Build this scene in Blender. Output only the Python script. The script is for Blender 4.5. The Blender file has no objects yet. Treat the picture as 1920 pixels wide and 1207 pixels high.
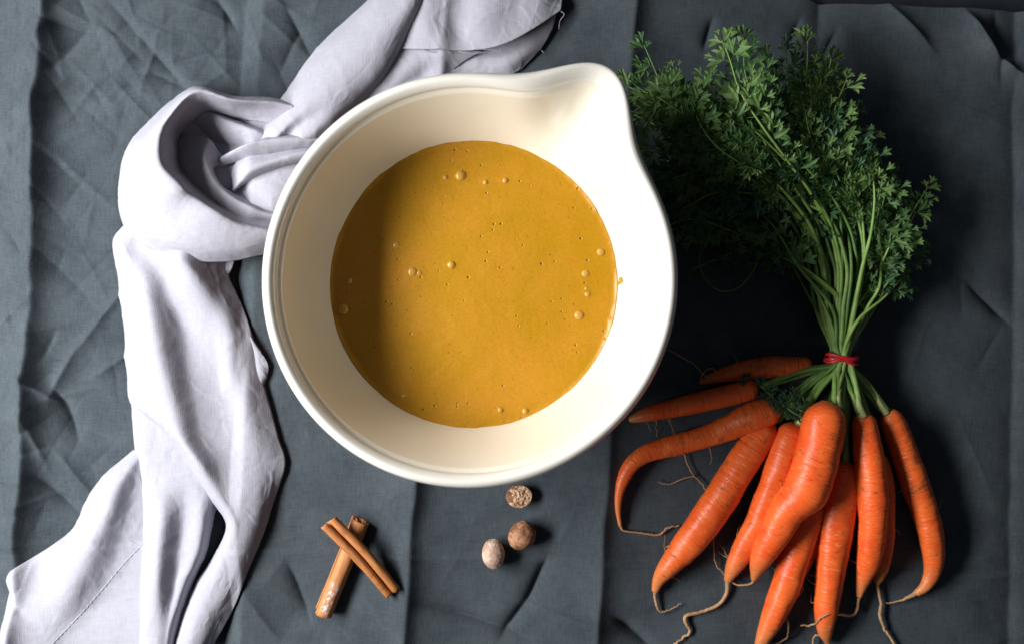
import bpy, math, random
import numpy as np
from mathutils import Vector, Matrix

# ------------------------------------------------------------------ camera
H = 0.70                       # camera height over the table (m)
WID = 0.80                     # width of table seen (m)
SC = bpy.context.scene
cam = bpy.data.cameras.new('camera')
cam.sensor_width = 36.0
cam.lens = 36.0 * H / WID
cam.clip_start = 0.01
cam.clip_end = 20
cam.dof.use_dof = True
cam.dof.focus_distance = H - 0.055
cam.dof.aperture_fstop = 3.5
camo = bpy.data.objects.new('camera', cam)
camo.location = (0, 0, H)
SC.collection.objects.link(camo)
SC.camera = camo
SC.render.resolution_x, SC.render.resolution_y = 1024, 643

# ------------------------------------------------------------------ light
W = bpy.data.worlds.new('World'); SC.world = W; W.use_nodes = True
W.node_tree.nodes['Background'].inputs[0].default_value = (0.80, 0.88, 1.0, 1)
W.node_tree.nodes['Background'].inputs[1].default_value = 0.062

def window_light(name, loc, target, sx, sy, power, col):
    l = bpy.data.lights.new(name, 'AREA'); l.shape = 'RECTANGLE'
    l.size, l.size_y, l.energy, l.color = sx, sy, power, col
    o = bpy.data.objects.new(name, l); o.location = loc
    d = Vector(target) - Vector(loc)
    o.rotation_euler = d.to_track_quat('-Z', 'Y').to_euler()
    SC.collection.objects.link(o)
window_light('window_light', (-0.75, 0.035, 0.60), (0, 0, 0.04), 0.80, 0.22, 22.0, (1.0, 0.985, 0.96))

SC.view_settings.view_transform = 'Standard'
SC.view_settings.look = 'None'
SC.view_settings.gamma = 1
SC.view_settings.exposure = 0.0
SC.view_settings.use_curve_mapping = False

# ------------------------------------------------------------------ helpers
PXCM = 24.0                    # photo pixels per cm on the table plane
rng = np.random.default_rng(7)
R = random.Random(11)

def P(px, py, z=0.0):
    """point in metres that stands at height z (cm) over photo spot (px,py)"""
    k = (H*100 - z) / (H*100) / PXCM * 0.01
    return np.array([(px-960)*k, -(py-603.5)*k, z*0.01])

def link(o, parent=None):
    SC.collection.objects.link(o)
    if parent: o.parent = parent
    return o

def mesh_obj(name, V, F, mat=None, parent=None, smooth=True, attrs=None):
    me = bpy.data.meshes.new(name)
    me.from_pydata([tuple(map(float, v)) for v in V], [], [tuple(map(int, f)) for f in F])
    if smooth: me.polygons.foreach_set('use_smooth', [True]*len(me.polygons))
    if mat: me.materials.append(mat)
    if attrs:
        for k, a in attrs.items():
            a = np.asarray(a, dtype=np.float32)
            if a.ndim == 1:
                at = me.attributes.new(k, 'FLOAT', 'POINT'); at.data.foreach_set('value', a)
            else:
                at = me.attributes.new(k, 'FLOAT_VECTOR', 'POINT'); at.data.foreach_set('vector', a.ravel())
    me.update()
    return link(bpy.data.objects.new(name, me), parent)

def grid_fast(name, V, nu, nv, mat, parent=None):
    """V: (nu*nv,3) array -> quad grid built with foreach_set"""
    me = bpy.data.meshes.new(name)
    i = np.arange((nu-1)*(nv-1)); a = (i//(nv-1))*nv + i % (nv-1)
    q = np.stack([a, a+nv, a+nv+1, a+1], 1).astype(np.int32)
    me.vertices.add(len(V)); me.vertices.foreach_set('co', V.astype(np.float32).ravel())
    me.loops.add(q.size); me.loops.foreach_set('vertex_index', q.ravel())
    me.polygons.add(len(q)); me.polygons.foreach_set('loop_start', np.arange(0, q.size, 4, dtype=np.int32))
    me.polygons.foreach_set('use_smooth', np.ones(len(q), dtype=bool))
    me.update(calc_edges=True); me.validate()
    me.materials.append(mat)
    return link(bpy.data.objects.new(name, me), parent)

def tag(o, label, cat, group=None, kind=None):
    o['label'] = label; o['category'] = cat
    if group: o['group'] = group
    if kind: o['kind'] = kind
    return o

def empty(name, loc):
    o = bpy.data.objects.new(name, None); o.location = tuple(map(float, loc)); o.empty_display_size = 0.01
    return link(o)

def adopt(child, parent):
    """parent without moving (parents here are unrotated)"""
    child.parent = parent
    child.matrix_parent_inverse = Matrix.Translation(-Vector(parent.location))
    return child

def hash3(ix, iy, iz, seed):
    n = (ix*374761393 + iy*668265263 + iz*2147483647 + seed*1274126177) & 0xffffffff
    n = ((n ^ (n >> 13)) * 1274126177) & 0xffffffff
    n = (n ^ (n >> 16)) & 0xffffffff
    return n / 4294967295.0*2-1

def vnoise(x, y, z=None, seed=0):
    x = np.asarray(x, float); y = np.asarray(y, float)
    z = np.zeros_like(x) if z is None else np.asarray(z, float)
    xi, yi, zi = np.floor(x).astype(np.int64), np.floor(y).astype(np.int64), np.floor(z).astype(np.int64)
    fx, fy, fz = x-xi, y-yi, z-zi
    s = lambda t: t*t*t*(t*(t*6-15)+10)
    fx, fy, fz = s(fx), s(fy), s(fz)
    out = 0
    for dx in (0, 1):
        for dy in (0, 1):
            for dz in (0, 1):
                w = (fx if dx else 1-fx)*(fy if dy else 1-fy)*(fz if dz else 1-fz)
                out = out + w*hash3(xi+dx, yi+dy, zi+dz, seed)
    return out

def catmull(pts, n):
    """n samples of a Catmull-Rom curve, uniform in the parameter; pts (k,d)"""
    pts = np.asarray(pts, float); k = len(pts)
    t = np.linspace(0, k-1, n); i = np.minimum(t.astype(int), k-2); f = (t-i)[:, None]
    g = lambda j: pts[np.clip(j, 0, k-1)]
    p0, p1, p2, p3 = g(i-1), g(i), g(i+1), g(i+2)
    p0 = np.where((i == 0)[:, None], 2*p1-p2, p0); p3 = np.where((i == k-2)[:, None], 2*p2-p1, p3)
    return 0.5*((2*p1)+(-p0+p2)*f+(2*p0-5*p1+4*p2-p3)*f**2+(-p0+3*p1-3*p2+p3)*f**3)

def arclen(pts, n):
    pts = np.asarray(pts, float)
    d = np.r_[0, np.cumsum(np.linalg.norm(np.diff(pts[:, :3], axis=0), axis=1))]
    s = np.linspace(0, d[-1], n)
    return np.stack([np.interp(s, d, pts[:, j]) for j in range(pts.shape[1])], 1), s

def frames(C):
    T = np.gradient(C, axis=0); T /= np.linalg.norm(T, axis=1)[:, None]+1e-12
    up = np.array([0, 0, 1.0])
    N = np.empty_like(C); B = np.empty_like(C)
    n = np.cross(T[0], up)
    if np.linalg.norm(n) < 1e-3: n = np.cross(T[0], np.array([1.0, 0, 0]))
    for i in range(len(C)):
        n = n - T[i]*np.dot(n, T[i]); n /= np.linalg.norm(n)
        N[i] = n; B[i] = np.cross(T[i], n)
    return T, N, B

def tube(C, rad, nseg=10, rmod=None, caps=True):
    """C (n,3) m, rad (n,) m -> verts, faces, rest(cm), t"""
    n = len(C); T, N, B = frames(C)
    a = np.linspace(0, 2*math.pi, nseg, endpoint=False)
    s = np.r_[0, np.cumsum(np.linalg.norm(np.diff(C, axis=0), axis=1))]
    rr = np.repeat(rad[:, None], nseg, 1)
    if rmod is not None: rr = rr*rmod(s*100, a)
    V = C[:, None]+rr[..., None]*(np.cos(a)[None, :, None]*N[:, None]+np.sin(a)[None, :, None]*B[:, None])
    rest = np.stack([rr*100*np.cos(a), rr*100*np.sin(a), np.repeat(s[:, None]*100, nseg, 1)], -1)
    tt = np.repeat((s/s[-1])[:, None], nseg, 1)
    V = V.reshape(-1, 3); rest = rest.reshape(-1, 3); tt = tt.ravel()
    F = []
    for i in range(n-1):
        for j in range(nseg):
            F.append((i*nseg+j, i*nseg+(j+1) % nseg, (i+1)*nseg+(j+1) % nseg, (i+1)*nseg+j))
    if caps:
        F.append(tuple(range(nseg))[::-1]); F.append(tuple((n-1)*nseg+j for j in range(nseg)))
    return V, F, rest, tt

# ------------------------------------------------------------------ materials
def mat(name):
    m = bpy.data.materials.new(name); m.use_nodes = True
    nt = m.node_tree; b = nt.nodes['Principled BSDF']
    return m, nt, b
def nd(nt, t, **kw):
    n = nt.nodes.new(t)
    for k, v in kw.items(): setattr(n, k, v)
    return n
def noise(nt, vec, scale, detail=3, rough=0.55, dist=0.0):
    n = nd(nt, 'ShaderNodeTexNoise'); n.inputs['Scale'].default_value = scale
    n.inputs['Detail'].default_value = detail; n.inputs['Roughness'].default_value = rough
    n.inputs['Distortion'].default_value = dist
    if vec is not None: nt.links.new(vec, n.inputs['Vector'])
    return n.outputs['Fac']
def mapping(nt, vec, scale=(1, 1, 1), rot=(0, 0, 0)):
    m = nd(nt, 'ShaderNodeMapping'); m.inputs['Scale'].default_value = scale; m.inputs['Rotation'].default_value = rot
    nt.links.new(vec, m.inputs['Vector']); return m.outputs[0]
def objco(nt): return nd(nt, 'ShaderNodeTexCoord').outputs['Object']
def attr(nt, name, out='Vector'):
    a = nd(nt, 'ShaderNodeAttribute'); a.attribute_name = name; return a.outputs[out]
def ramp(nt, fac, stops):
    r = nd(nt, 'ShaderNodeValToRGB'); e = r.color_ramp.elements
    while len(e) < len(stops): e.new(0.5)
    for k, (p, c) in enumerate(stops):
        e[k].position = p; e[k].color = (*c, 1) if len(c) == 3 else c
    nt.links.new(fac, r.inputs[0]); return r.outputs[0]
def mix(nt, fac, a, b, mode='MIX'):
    m = nd(nt, 'ShaderNodeMix', data_type='RGBA', blend_type=mode)
    for v, i in ((fac, 0), (a, 6), (b, 7)):
        if isinstance(v, (int, float)): m.inputs[i].default_value = v
        elif isinstance(v, tuple): m.inputs[i].default_value = (*v, 1)
        else: nt.links.new(v, m.inputs[i])
    return m.outputs[2]
def math_(nt, op, a, b=0.0):
    m = nd(nt, 'ShaderNodeMath', operation=op)
    for v, i in ((a, 0), (b, 1)):
        if isinstance(v, (int, float)): m.inputs[i].default_value = v
        else: nt.links.new(v, m.inputs[i])
    return m.outputs[0]
def bump(nt, b, h, strength, dist):
    n = nd(nt, 'ShaderNodeBump'); n.inputs['Strength'].default_value = strength; n.inputs['Distance'].default_value = dist
    nt.links.new(h, n.inputs['Height']); nt.links.new(n.outputs[0], b.inputs['Normal'])

def cloth_mat(name, dark, light, sheen=0.0, bumpd=0.0004, patch=0.5):
    m, nt, b = mat(name); co = objco(nt)
    w1 = noise(nt, mapping(nt, co, (1700, 110, 400)), 1, 2)
    w2 = noise(nt, mapping(nt, co, (110, 1700, 400)), 1, 2)
    big = noise(nt, co, 26, 4, 0.6)
    wv = math_(nt, 'ADD', math_(nt, 'MULTIPLY', w1, 0.5), math_(nt, 'MULTIPLY', w2, 0.5))
    f = math_(nt, 'ADD', math_(nt, 'MULTIPLY', wv, 1-patch*0.5), math_(nt, 'MULTIPLY', big, patch*0.5))
    col = ramp(nt, f, [(0.33, dark), (0.67, light)])
    nt.links.new(col, b.inputs['Base Color'])
    b.inputs['Roughness'].default_value = 0.92
    b.inputs['Specular IOR Level'].default_value = 0.15
    b.inputs['Sheen Weight'].default_value = sheen
    bump(nt, b, wv, 0.7, bumpd)
    return m
M = {}
M['linen'] = cloth_mat('grey_green_linen', (0.028, 0.037, 0.046), (0.074, 0.090, 0.104), 0.0, 0.00045, 0.8)
M['towel'] = cloth_mat('lavender_white_cotton', (0.315, 0.316, 0.375), (0.40, 0.40, 0.46), 0.0, 0.0004, 0.5)

m, nt, b = mat('navy_table'); b.inputs['Base Color'].default_value = (0.012, 0.014, 0.024, 1); b.inputs['Roughness'].default_value = 0.6
nt.links.new(ramp(nt, noise(nt, objco(nt), 40, 4), [(0.3, (0.009, 0.011, 0.020)), (0.7, (0.016, 0.019, 0.032))]), b.inputs['Base Color']); M['table'] = m

def glaze(name, c1, c2, rough):
    m, nt, b = mat(name); co = objco(nt)
    f = noise(nt, co, 14, 4, 0.6)
    nt.links.new(ramp(nt, f, [(0.35, c1), (0.65, c2)]), b.inputs['Base Color'])
    b.inputs['Roughness'].default_value = rough
    b.inputs['Coat Weight'].default_value = 0.6; b.inputs['Coat Roughness'].default_value = 0.06
    bump(nt, b, noise(nt, co, 60, 2), 0.08, 0.001)
    return m
M['cream'] = glaze('cream_glaze', (0.74, 0.68, 0.56), (0.78, 0.725, 0.61), 0.28)
M['rimw'] = glaze('white_rim_glaze', (0.71, 0.685, 0.625), (0.76, 0.735, 0.68), 0.25)
M['brown'] = glaze('brown_glaze', (0.16, 0.065, 0.025), (0.24, 0.10, 0.04), 0.35)

m, nt, b = mat('carrot_soup'); co = objco(nt)
big = noise(nt, co, 11, 4, 0.55, 1.2); fine = noise(nt, co, 520, 3, 0.7); fleck = noise(nt, co, 300, 1, 0.4); red = noise(nt, mapping(nt, co, (1, 1.6, 1)), 120, 1, 0.4)
c = ramp(nt, big, [(0.35, (0.41, 0.208, 0.004)), (0.65, (0.50, 0.232, 0.016))])
c = mix(nt, 1.0, c, ramp(nt, fine, [(0.25, (0.84, 0.84, 0.80)), (0.62, (1.03, 1.03, 1.03))]), 'MULTIPLY')
c = mix(nt, ramp(nt, fleck, [(0.71, (0, 0, 0)), (0.78, (0.6, 0.6, 0.6))]), c, (0.17, 0.09, 0.012))
c = mix(nt, ramp(nt, red, [(0.735, (0, 0, 0)), (0.77, (0.75, 0.75, 0.75))]), c, (0.60, 0.12, 0.02))
nt.links.new(c, b.inputs['Base Color']); b.inputs['Roughness'].default_value = 0.36; b.inputs['Specular IOR Level'].default_value = 0.4
b.inputs['Subsurface Weight'].default_value = 0.25; b.inputs['Subsurface Radius'].default_value = (0.004, 0.002, 0.0005); b.inputs['Subsurface Scale'].default_value = 0.6
bump(nt, b, noise(nt, co, 260, 3), 0.25, 0.0006); M['soup'] = m
m, nt, b = mat('soup_bubble'); b.inputs['Base Color'].default_value = (0.50, 0.275, 0.05, 1); b.inputs['Roughness'].default_value = 0.08
b.inputs['Transmission Weight'].default_value = 0.0; b.inputs['IOR'].default_value = 1.2; b.inputs['Coat Weight'].default_value = 0.6; M['bubble'] = m

def carrot_mat(name, hue):
    m, nt, b = mat(name); rest = attr(nt, 'rest'); t = attr(nt, 't', 'Fac')
    rings = noise(nt, mapping(nt, rest, (0.9, 0.9, 4.5)), 1.0, 3, 0.6, 0.8)
    fine = noise(nt, mapping(nt, rest, (1.5, 1.5, 11)), 1.0, 2, 0.5, 0.6)
    spot = noise(nt, rest, 1.1, 5, 0.65); lob = noise(nt, rest, 0.55, 2)
    base = ramp(nt, lob, [(0.3, (0.74*hue, 0.092, 0.016)), (0.7, (0.86*hue, 0.155, 0.028))])
    base = mix(nt, ramp(nt, fine, [(0.60, (0, 0, 0)), (0.74, (0.65, 0.65, 0.65))]), base, (0.84, 0.34, 0.12))
    base = mix(nt, ramp(nt, rings, [(0.28, (0.85, 0.85, 0.85)), (0.38, (0, 0, 0))]), base, (0.30, 0.055, 0.010))
    base = mix(nt, ramp(nt, spot, [(0.59-(.05 if hue < 1 else 0), (0, 0, 0)), (0.72-(.03 if hue < 1 else 0), (0.75, 0.75, 0.75))]), base, (0.17, 0.062, 0.024))
    base = mix(nt, ramp(nt, t, [(0.0, (0.55, 0.55, 0.55)), (0.035, (0, 0, 0)), (0.80, (0, 0, 0)), (1.0, (0.85, 0.85, 0.85))]), base, (0.50, 0.22, 0.075))
    nt.links.new(base, b.inputs['Base Color']); b.inputs['Roughness'].default_value = 0.36
    b.inputs['Specular IOR Level'].default_value = 0.4
    b.inputs['Subsurface Weight'].default_value = 0.12; b.inputs['Subsurface Radius'].default_value = (0.004, 0.0015, 0.0005); b.inputs['Subsurface Scale'].default_value = 0.5
    h = math_(nt, 'ADD', rings, math_(nt, 'MULTIPLY', fine, 0.5))
    bump(nt, b, h, 0.45, 0.0012)
    return m
M['carrot'] = [carrot_mat('carrot_skin', h) for h in (1.0, 0.92, 1.06)]

def simple(name, c1, c2, scale, rough=0.6, spec=0.4, bd=0.0, sss=0):
    m, nt, b = mat(name); co = objco(nt); f = noise(nt, co, scale, 4, 0.6)
    nt.links.new(ramp(nt, f, [(0.32, c1), (0.68, c2)]), b.inputs['Base Color'])
    b.inputs['Roughness'].default_value = rough; b.inputs['Specular IOR Level'].default_value = spec
    if bd: bump(nt, b, f, 0.6, bd)
    return m
M['roothair'] = simple('root_hair', (0.30, 0.16, 0.075), (0.48, 0.30, 0.16), 150, 0.75)
M['stalk'] = simple('stalk_green', (0.13, 0.24, 0.045), (0.24, 0.37, 0.10), 90, 0.5, 0.4)
M['stalk2'] = simple('stalk_dark_green', (0.075, 0.16, 0.035), (0.15, 0.27, 0.07), 90, 0.5, 0.4)
def leaf_mat(name, c1, c2):
    m = simple(name, c1, c2, 60, 0.5, 0.35)
    nt = m.node_tree; b = nt.nodes['Principled BSDF']; out = nt.nodes['Material Output']
    tr = nd(nt, 'ShaderNodeBsdfTranslucent'); tr.inputs[0].default_value = (c2[0]*1.6, c2[1]*1.5, c2[2]*.9, 1)
    mx = nd(nt, 'ShaderNodeMixShader'); mx.inputs[0].default_value = 0.3
    nt.links.new(b.outputs[0], mx.inputs[1]); nt.links.new(tr.outputs[0], mx.inputs[2]); nt.links.new(mx.outputs[0], out.inputs[0])
    return m
M['leaf'] = [leaf_mat('leaf_green', (0.032, 0.095, 0.034), (0.11, 0.21, 0.065)),
             leaf_mat('leaf_blue_green', (0.024, 0.078, 0.040), (0.070, 0.155, 0.075)),
             leaf_mat('leaf_light_green', (0.060, 0.14, 0.034), (0.20, 0.31, 0.11))]
M['crown'] = simple('pale_crown_stub', (0.30, 0.36, 0.13), (0.46, 0.50, 0.24), 120, 0.55)
M['rubber'] = simple('red_rubber', (0.50, 0.012, 0.022), (0.66, 0.025, 0.035), 200, 0.42, 0.5)

m, nt, b = mat('cinnamon_bark'); rest = attr(nt, 'rest')
g = noise(nt, mapping(nt, rest, (5, 5, 0.35)), 1, 4, 0.65); sp = noise(nt, mapping(nt, rest, (1, 1, .6)), 1.6, 4, 0.6)
c = ramp(nt, g, [(0.28, (0.19, 0.062, 0.016)), (0.5, (0.42, 0.155, 0.042)), (0.72, (0.56, 0.24, 0.08))])
c = mix(nt, ramp(nt, sp, [(0.32, (0.7, 0.7, 0.7)), (0.45, (0, 0, 0))]), c, (0.24, 0.08, 0.02))
nt.links.new(c, b.inputs['Base Color']); b.inputs['Roughness'].default_value = 0.62; bump(nt, b, g, 0.5, 0.0008); M['cinnamon'] = m
m2, nt, b = mat('cinnamon_bark_flaking'); rest = attr(nt, 'rest')
g = noise(nt, mapping(nt, rest, (5, 5, 0.35)), 1, 4, 0.65)
c = ramp(nt, g, [(0.28, (0.25, 0.085, 0.024)), (0.5, (0.46, 0.18, 0.055)), (0.72, (0.60, 0.27, 0.10))])
fv = attr(nt, 'face'); sx = nd(nt, 'ShaderNodeSeparateXYZ'); nt.links.new(fv, sx.inputs[0])
band = ramp(nt, math_(nt, 'DIVIDE', sx.outputs[2], 7.2), [(0.02, (0, 0, 0)), (0.07, (1, 1, 1)), (0.33, (1, 1, 1)), (0.40, (0, 0, 0))])
strip = ramp(nt, math_(nt, 'ABSOLUTE', math_(nt, 'SUBTRACT', sx.outputs[0], 0.05)), [(0.20, (1, 1, 1)), (0.42, (0, 0, 0))])
fl = noise(nt, mapping(nt, fv, (1, 1, .7)), 3.2, 4, 0.65)
msk = mix(nt, 1.0, mix(nt, 1.0, band, strip, 'MULTIPLY'), ramp(nt, fl, [(0.46, (0, 0, 0)), (0.56, (1, 1, 1))]), 'MULTIPLY')
wh = ramp(nt, noise(nt, fv, 9, 3), [(0.3, (0.32, 0.22, 0.20)), (0.55, (0.66, 0.62, 0.64))])
c = mix(nt, msk, c, wh)
nt.links.new(c, b.inputs['Base Color']); b.inputs['Roughness'].default_value = 0.65; bump(nt, b, g, 0.5, 0.0008); M['cinnamon2'] = m2
M['lichen'] = simple('pale_bark_flake', (0.30, 0.20, 0.17), (0.78, 0.74, 0.75), 420, 0.8, 0.2, 0.0006)

def nut_mat(name, c1, c2, c3):
    m, nt, b = mat(name); co = objco(nt)
    f = noise(nt, mapping(nt, co, (230, 230, 120)), 1, 4, 0.65, 0.8); g = noise(nt, co, 90, 3, .6)
    c = ramp(nt, f, [(0.30, c1), (0.50, c2), (0.66, c3)])
    c = mix(nt, ramp(nt, g, [(0.36, (0.8, 0.8, 0.8)), (0.5, (0, 0, 0))]), c, c1)
    nt.links.new(c, b.inputs['Base Color']); b.inputs['Roughness'].default_value = 0.68
    bump(nt, b, f, 0.6, 0.0010); return m
M['nut_brown'] = nut_mat('nutmeg_brown', (0.14, 0.052, 0.022), (0.36, 0.17, 0.085), (0.48, 0.26, 0.15))
M['nut_pale'] = nut_mat('nutmeg_pale', (0.36, 0.21, 0.15), (0.56, 0.42, 0.33), (0.66, 0.54, 0.46))
m, nt, b = mat('nutmeg_cut'); co = objco(nt); f = noise(nt, co, 330, 4, 0.65, 1.0)
nt.links.new(ramp(nt, f, [(0.34, (0.10, 0.035, 0.015)), (0.44, (0.42, 0.21, 0.10)), (0.58, (0.72, 0.52, 0.35))]), b.inputs['Base Color']); b.inputs['Roughness'].default_value = 0.8
bump(nt, b, f, 0.8, 0.0015); M['nut_cut'] = m

# ------------------------------------------------------------------ table + cloth
V = [(-1.0, -0.8, -0.012), (1.0, -0.8, -0.012), (1.0, 0.8, -0.012), (-1.0, 0.8, -0.012)]
o = mesh_obj('table_top', V, [(0, 1, 2, 3)], M['table'], smooth=False); o['kind'] = 'structure'

CR = []                         # creases: x1,y1,x2,y2, height(cm), w_left, w_right (px across)
def crease(*a): CR.append(a)
for a in [(215, 15, 350, 170, -.26, 26, 9), (395, -20, 435, 45, -.25, 16, 8), (165, 60, 110, 130, -.22, 20, 14),
          (540, 20, 580, 100, -.22, 12, 14), (1815, 30, 1860, 100, .38, 16, 12), (1855, 95, 1940, 165, .42, 18, 14), (1660, 5, 1740, 85, .25, 14, 14),
          (1500, 40, 1480, 90, -.15, 8, 8), (1570, 60, 1545, 110, -.18, 8, 8), (1335, 40, 1320, 90, -.18, 8, 8),
          (1025, 1045, 990, 1125, -.34, 12, 14), (990, 1120, 945, 1185, -.3, 10, 10), (985, 1125, 1110, 1165, .16, 16, 10), (820, 1135, 985, 1190, -.26, 12, 14),
          (545, 1065, 578, 1150, -.3, 14, 8), (118, 735, 145, 815, -.36, 16, 8), (50, 690, 112, 745, .2, 10, 10), (235, 545, 160, 645, .25, 10, 12),
          (150, 655, 108, 740, .26, 14, 16), (105, 60, 60, 130, .2, 20, 20), (20, 430, 60, 480, -.2, 14, 10), (10, 620, 70, 560, .22, 14, 12),
          (1160, 1160, 1225, 1215, -.3, 12, 10), (1820, 535, 1890, 600, -.24, 14, 12), (1870, 40, 1880, 140, -.2, 10, 10),
          (190, 700, 250, 660, .2, 12, 12), (120, 850, 175, 920, .2, 12, 10), (80, 890, 150, 960, -.22, 14, 10), (70, 780, 95, 860, .18, 10, 12),
          (1700, 960, 1790, 985, .12, 14, 12), (1300, 600, 1350, 700, .14, 10, 10), (1240, 690, 1290, 740, .16, 10, 10), (470, 1120, 520, 1190, .12, 14, 12),
          (20, 1080, 60, 1140, -.2, 14, 12), (300, 60, 260, 190, .16, 14, 12), (320, 120, 390, 100, -.14, 14, 12), (560, 60, 530, 130, -.2, 14, 10)]:
    crease(*a)
NEXP = len(CR)
for k in range(260):
    zone = R.random()
    if zone < .45: x, y = R.uniform(-40, 260), R.uniform(-20, 1000)
    elif zone < .70: x, y = R.uniform(100, 650), R.uniform(-20, 230)
    else: x, y = R.uniform(420, 1940), R.uniform(-20, 1230)
    a = R.uniform(0, math.pi); L = R.uniform(25, 75); s = R.choice((-1, 1))*R.uniform(.03, .10)
    if zone >= .70: s *= .55
    crease(x-math.cos(a)*L, y-math.sin(a)*L, x+math.cos(a)*L, y+math.sin(a)*L, s, R.uniform(5, 16), R.uniform(4, 12))

def cloth_h(X, Y):
    X = np.asarray(X, float); Y = np.asarray(Y, float)
    yy = Y/1207.0
    wob = vnoise(Y/90.0, Y*0+3.3, seed=5)*5
    h = 0.16*vnoise(X/170, Y/170, seed=1)+0.05*vnoise(X/55, Y/55, seed=2)+0.012*vnoise(X/24, Y/24, seed=3)+np.clip((900-X)/700, .12, .8)*(-.05*np.exp(-np.abs(vnoise(X/85+Y/160, Y/120-X/300, seed=4))/.05)-.03*np.exp(-np.abs(vnoise(X/60-Y/90+7, Y/70+X/150, seed=6))/.06))
    def pk(u, w, e=4.0): return np.exp(-(np.sqrt(u*u+e*e)-e)/w)
    def side(u, A, wl, wr): return A*np.where(u < 0, pk(u, wl), pk(u, wr))
    u = X-(102-58*yy)-wob;  h += (1+.3*vnoise(Y/70, Y*0, seed=31))*(side(u, 1.15, 60, 17)+side(u, 1.0, 120, 58))
    u = X-(456-40*yy)-wob;  h -= side(u, .62, 42, 16); h += (1+.3*vnoise(Y/60, Y*0, seed=32))*side(u-40, .55, 18, 55)
    u = X-(842-82*yy)-wob*.6;  h += side(u, .65, 50, 20)+side(u, .75, 95, 60)
    u = X-(1188-72*yy)-wob*.6; h += side(u, .6, 50, 22)+side(u, .85, 95, 95)
    u = X-(1540-60*yy)-wob*.4; f = np.clip(1-Y/500, 0.15, 1); h -= f*side(u, .50, 22, 24)
    u = X-(1908-10*yy)-wob*.5; h -= side(u, .50, 40, 16)
    u = Y-(1012+.037*X)-2*vnoise(X/60, X*0, seed=8); h += .15*pk(u, 9, 1.5)-.09*pk(u+10, 10, 2)
    for ic, (x1, y1, x2, y2, A, wl, wr) in enumerate(CR):
        dx, dy = x2-x1, y2-y1; L = math.hypot(dx, dy); dx /= L; dy /= L
        rx, ry = X-(x1+x2)/2, Y-(y1+y2)/2
        near = (np.abs(rx)+np.abs(ry)) < L*2.2+160
        if not np.any(near): continue
        rxn, ryn = rx[near], ry[near]
        v = rxn*dx+ryn*dy; u = rxn*dy-ryn*dx
        c = np.where(u < 0, pk(u, wl, 1.2), pk(u, wr, 1.2))
        h[near] += (2.4 if ic < NEXP else 1.8)*A*c*np.exp(-(np.abs(v)/(L*.55))**3.2)
    # pressed flat by the bowl
    d = np.hypot(X-893, Y-537)
    k = 1/(1+np.exp((d-290)/22.0))
    return h*(1-k)+0.12*k

nx, ny = 900, 570
gx = np.linspace(-110, 2030, nx); gy = np.linspace(-75, 1285, ny)
GX, GY = np.meshgrid(gx, gy, indexing='ij')
# the far hem runs across the top right corner
top = np.where(GX > 1300, -75+np.clip((GX-1300)/240, 0, 1)**1*79+np.clip((GX-1540)/380, 0, 2)*16, -75)
GY2 = top+(GY+75)/(1360.0)*(1285-top)
hh = cloth_h(GX.ravel(), GY2.ravel())
VX = np.stack([(GX.ravel()-960)/PXCM*.01, -(GY2.ravel()-603.5)/PXCM*.01, hh*.01], 1)
tc = grid_fast('tablecloth', VX, nx, ny, M['linen'])
# hem turned down along the cloth edge
tc.data.flip_normals() if tc.data.polygons[0].normal.z < 0 else None
tag(tc, 'creased grey green linen tablecloth lying under everything', 'tablecloth')
def hz(px, py): return float(cloth_h(np.array([px]), np.array([py]))[0])

# ------------------------------------------------------------------ bowl
BZ = 0.16
kb = (70-12.1)/70/PXCM
BC = np.array([(880-960)*kb, -(525-603.5)*kb])      # cm
prof = {
 'inner_wall': [(0.02, 1.0), (4, 1.0), (7.4, 1.5), (9.2, 3.0), (9.85, 4.4), (10.32, 5.7), (11.02, 7.7), (11.7, 9.7), (12.22, 11.05), (12.36, 11.22), (12.44, 11.26)],
 'rim': [(12.44, 11.26), (12.47, 11.33), (12.47, 11.48), (12.52, 11.66), (12.66, 11.86), (12.86, 12.0), (13.05, 11.98), (13.22, 11.86), (13.34, 11.66), (13.385, 11.50)],
 'outer_wall': [(13.385, 11.50), (13.40, 11.38), (13.39, 11.1), (13.30, 10.75), (13.10, 10.4), (12.85, 9.9), (12.2, 8.2), (11.2, 5.8), (9.9, 3.0), (9.0, 1.0), (8.7, 0.2), (8.5, 0.0), (6, 0.02), (0.02, 0.02)]}
NA = 288
bowl = empty('mixing_bowl', (BC[0]*.01, BC[1]*.01, BZ*.01))
tag(bowl, 'large cream glazed mixing bowl with pouring spout and brown outside', 'bowl')
ang = np.linspace(0, 2*math.pi, NA, endpoint=False)
dd = (np.degrees(ang)-56.5+180) % 360-180
G = np.exp(-.5*(dd/9.7)**2)
allp = []; cuts = {}
for k in ('inner_wall', 'rim', 'outer_wall'):
    dens = {'inner_wall': 80, 'rim': 44, 'outer_wall': 60}[k]
    c, _ = arclen(catmull(np.array(prof[k]), 400), dens)
    st = len(allp) if not allp else len(allp)-1
    allp += list(c) if not allp else list(c[1:])
    cuts[k] = (st, len(allp))
allp = np.array(allp); NPf = len(allp)
allp[:, 0] *= np.interp(allp[:, 1], [6, 11], [1.0, 1.010]); rr, zz = allp[:, 0], allp[:, 1]
lift = np.clip((zz-5.6)/(12-5.6), 0, 1); lift = lift**1.35*np.clip(rr/9, 0, 1)
bow = empty  # noqa
AMP = 97/PXCM*(70-12)/70
sig = np.interp(np.arange(NPf), [0, cuts['inner_wall'][1]-1, cuts['rim'][1]-14, cuts['rim'][1]], [6.6, 7.4, 9.2, 9.7])
G = np.exp(-.5*(dd[None]/sig[:, None])**2)
Rm = rr[:, None]+AMP*lift[:, None]*G
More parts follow.
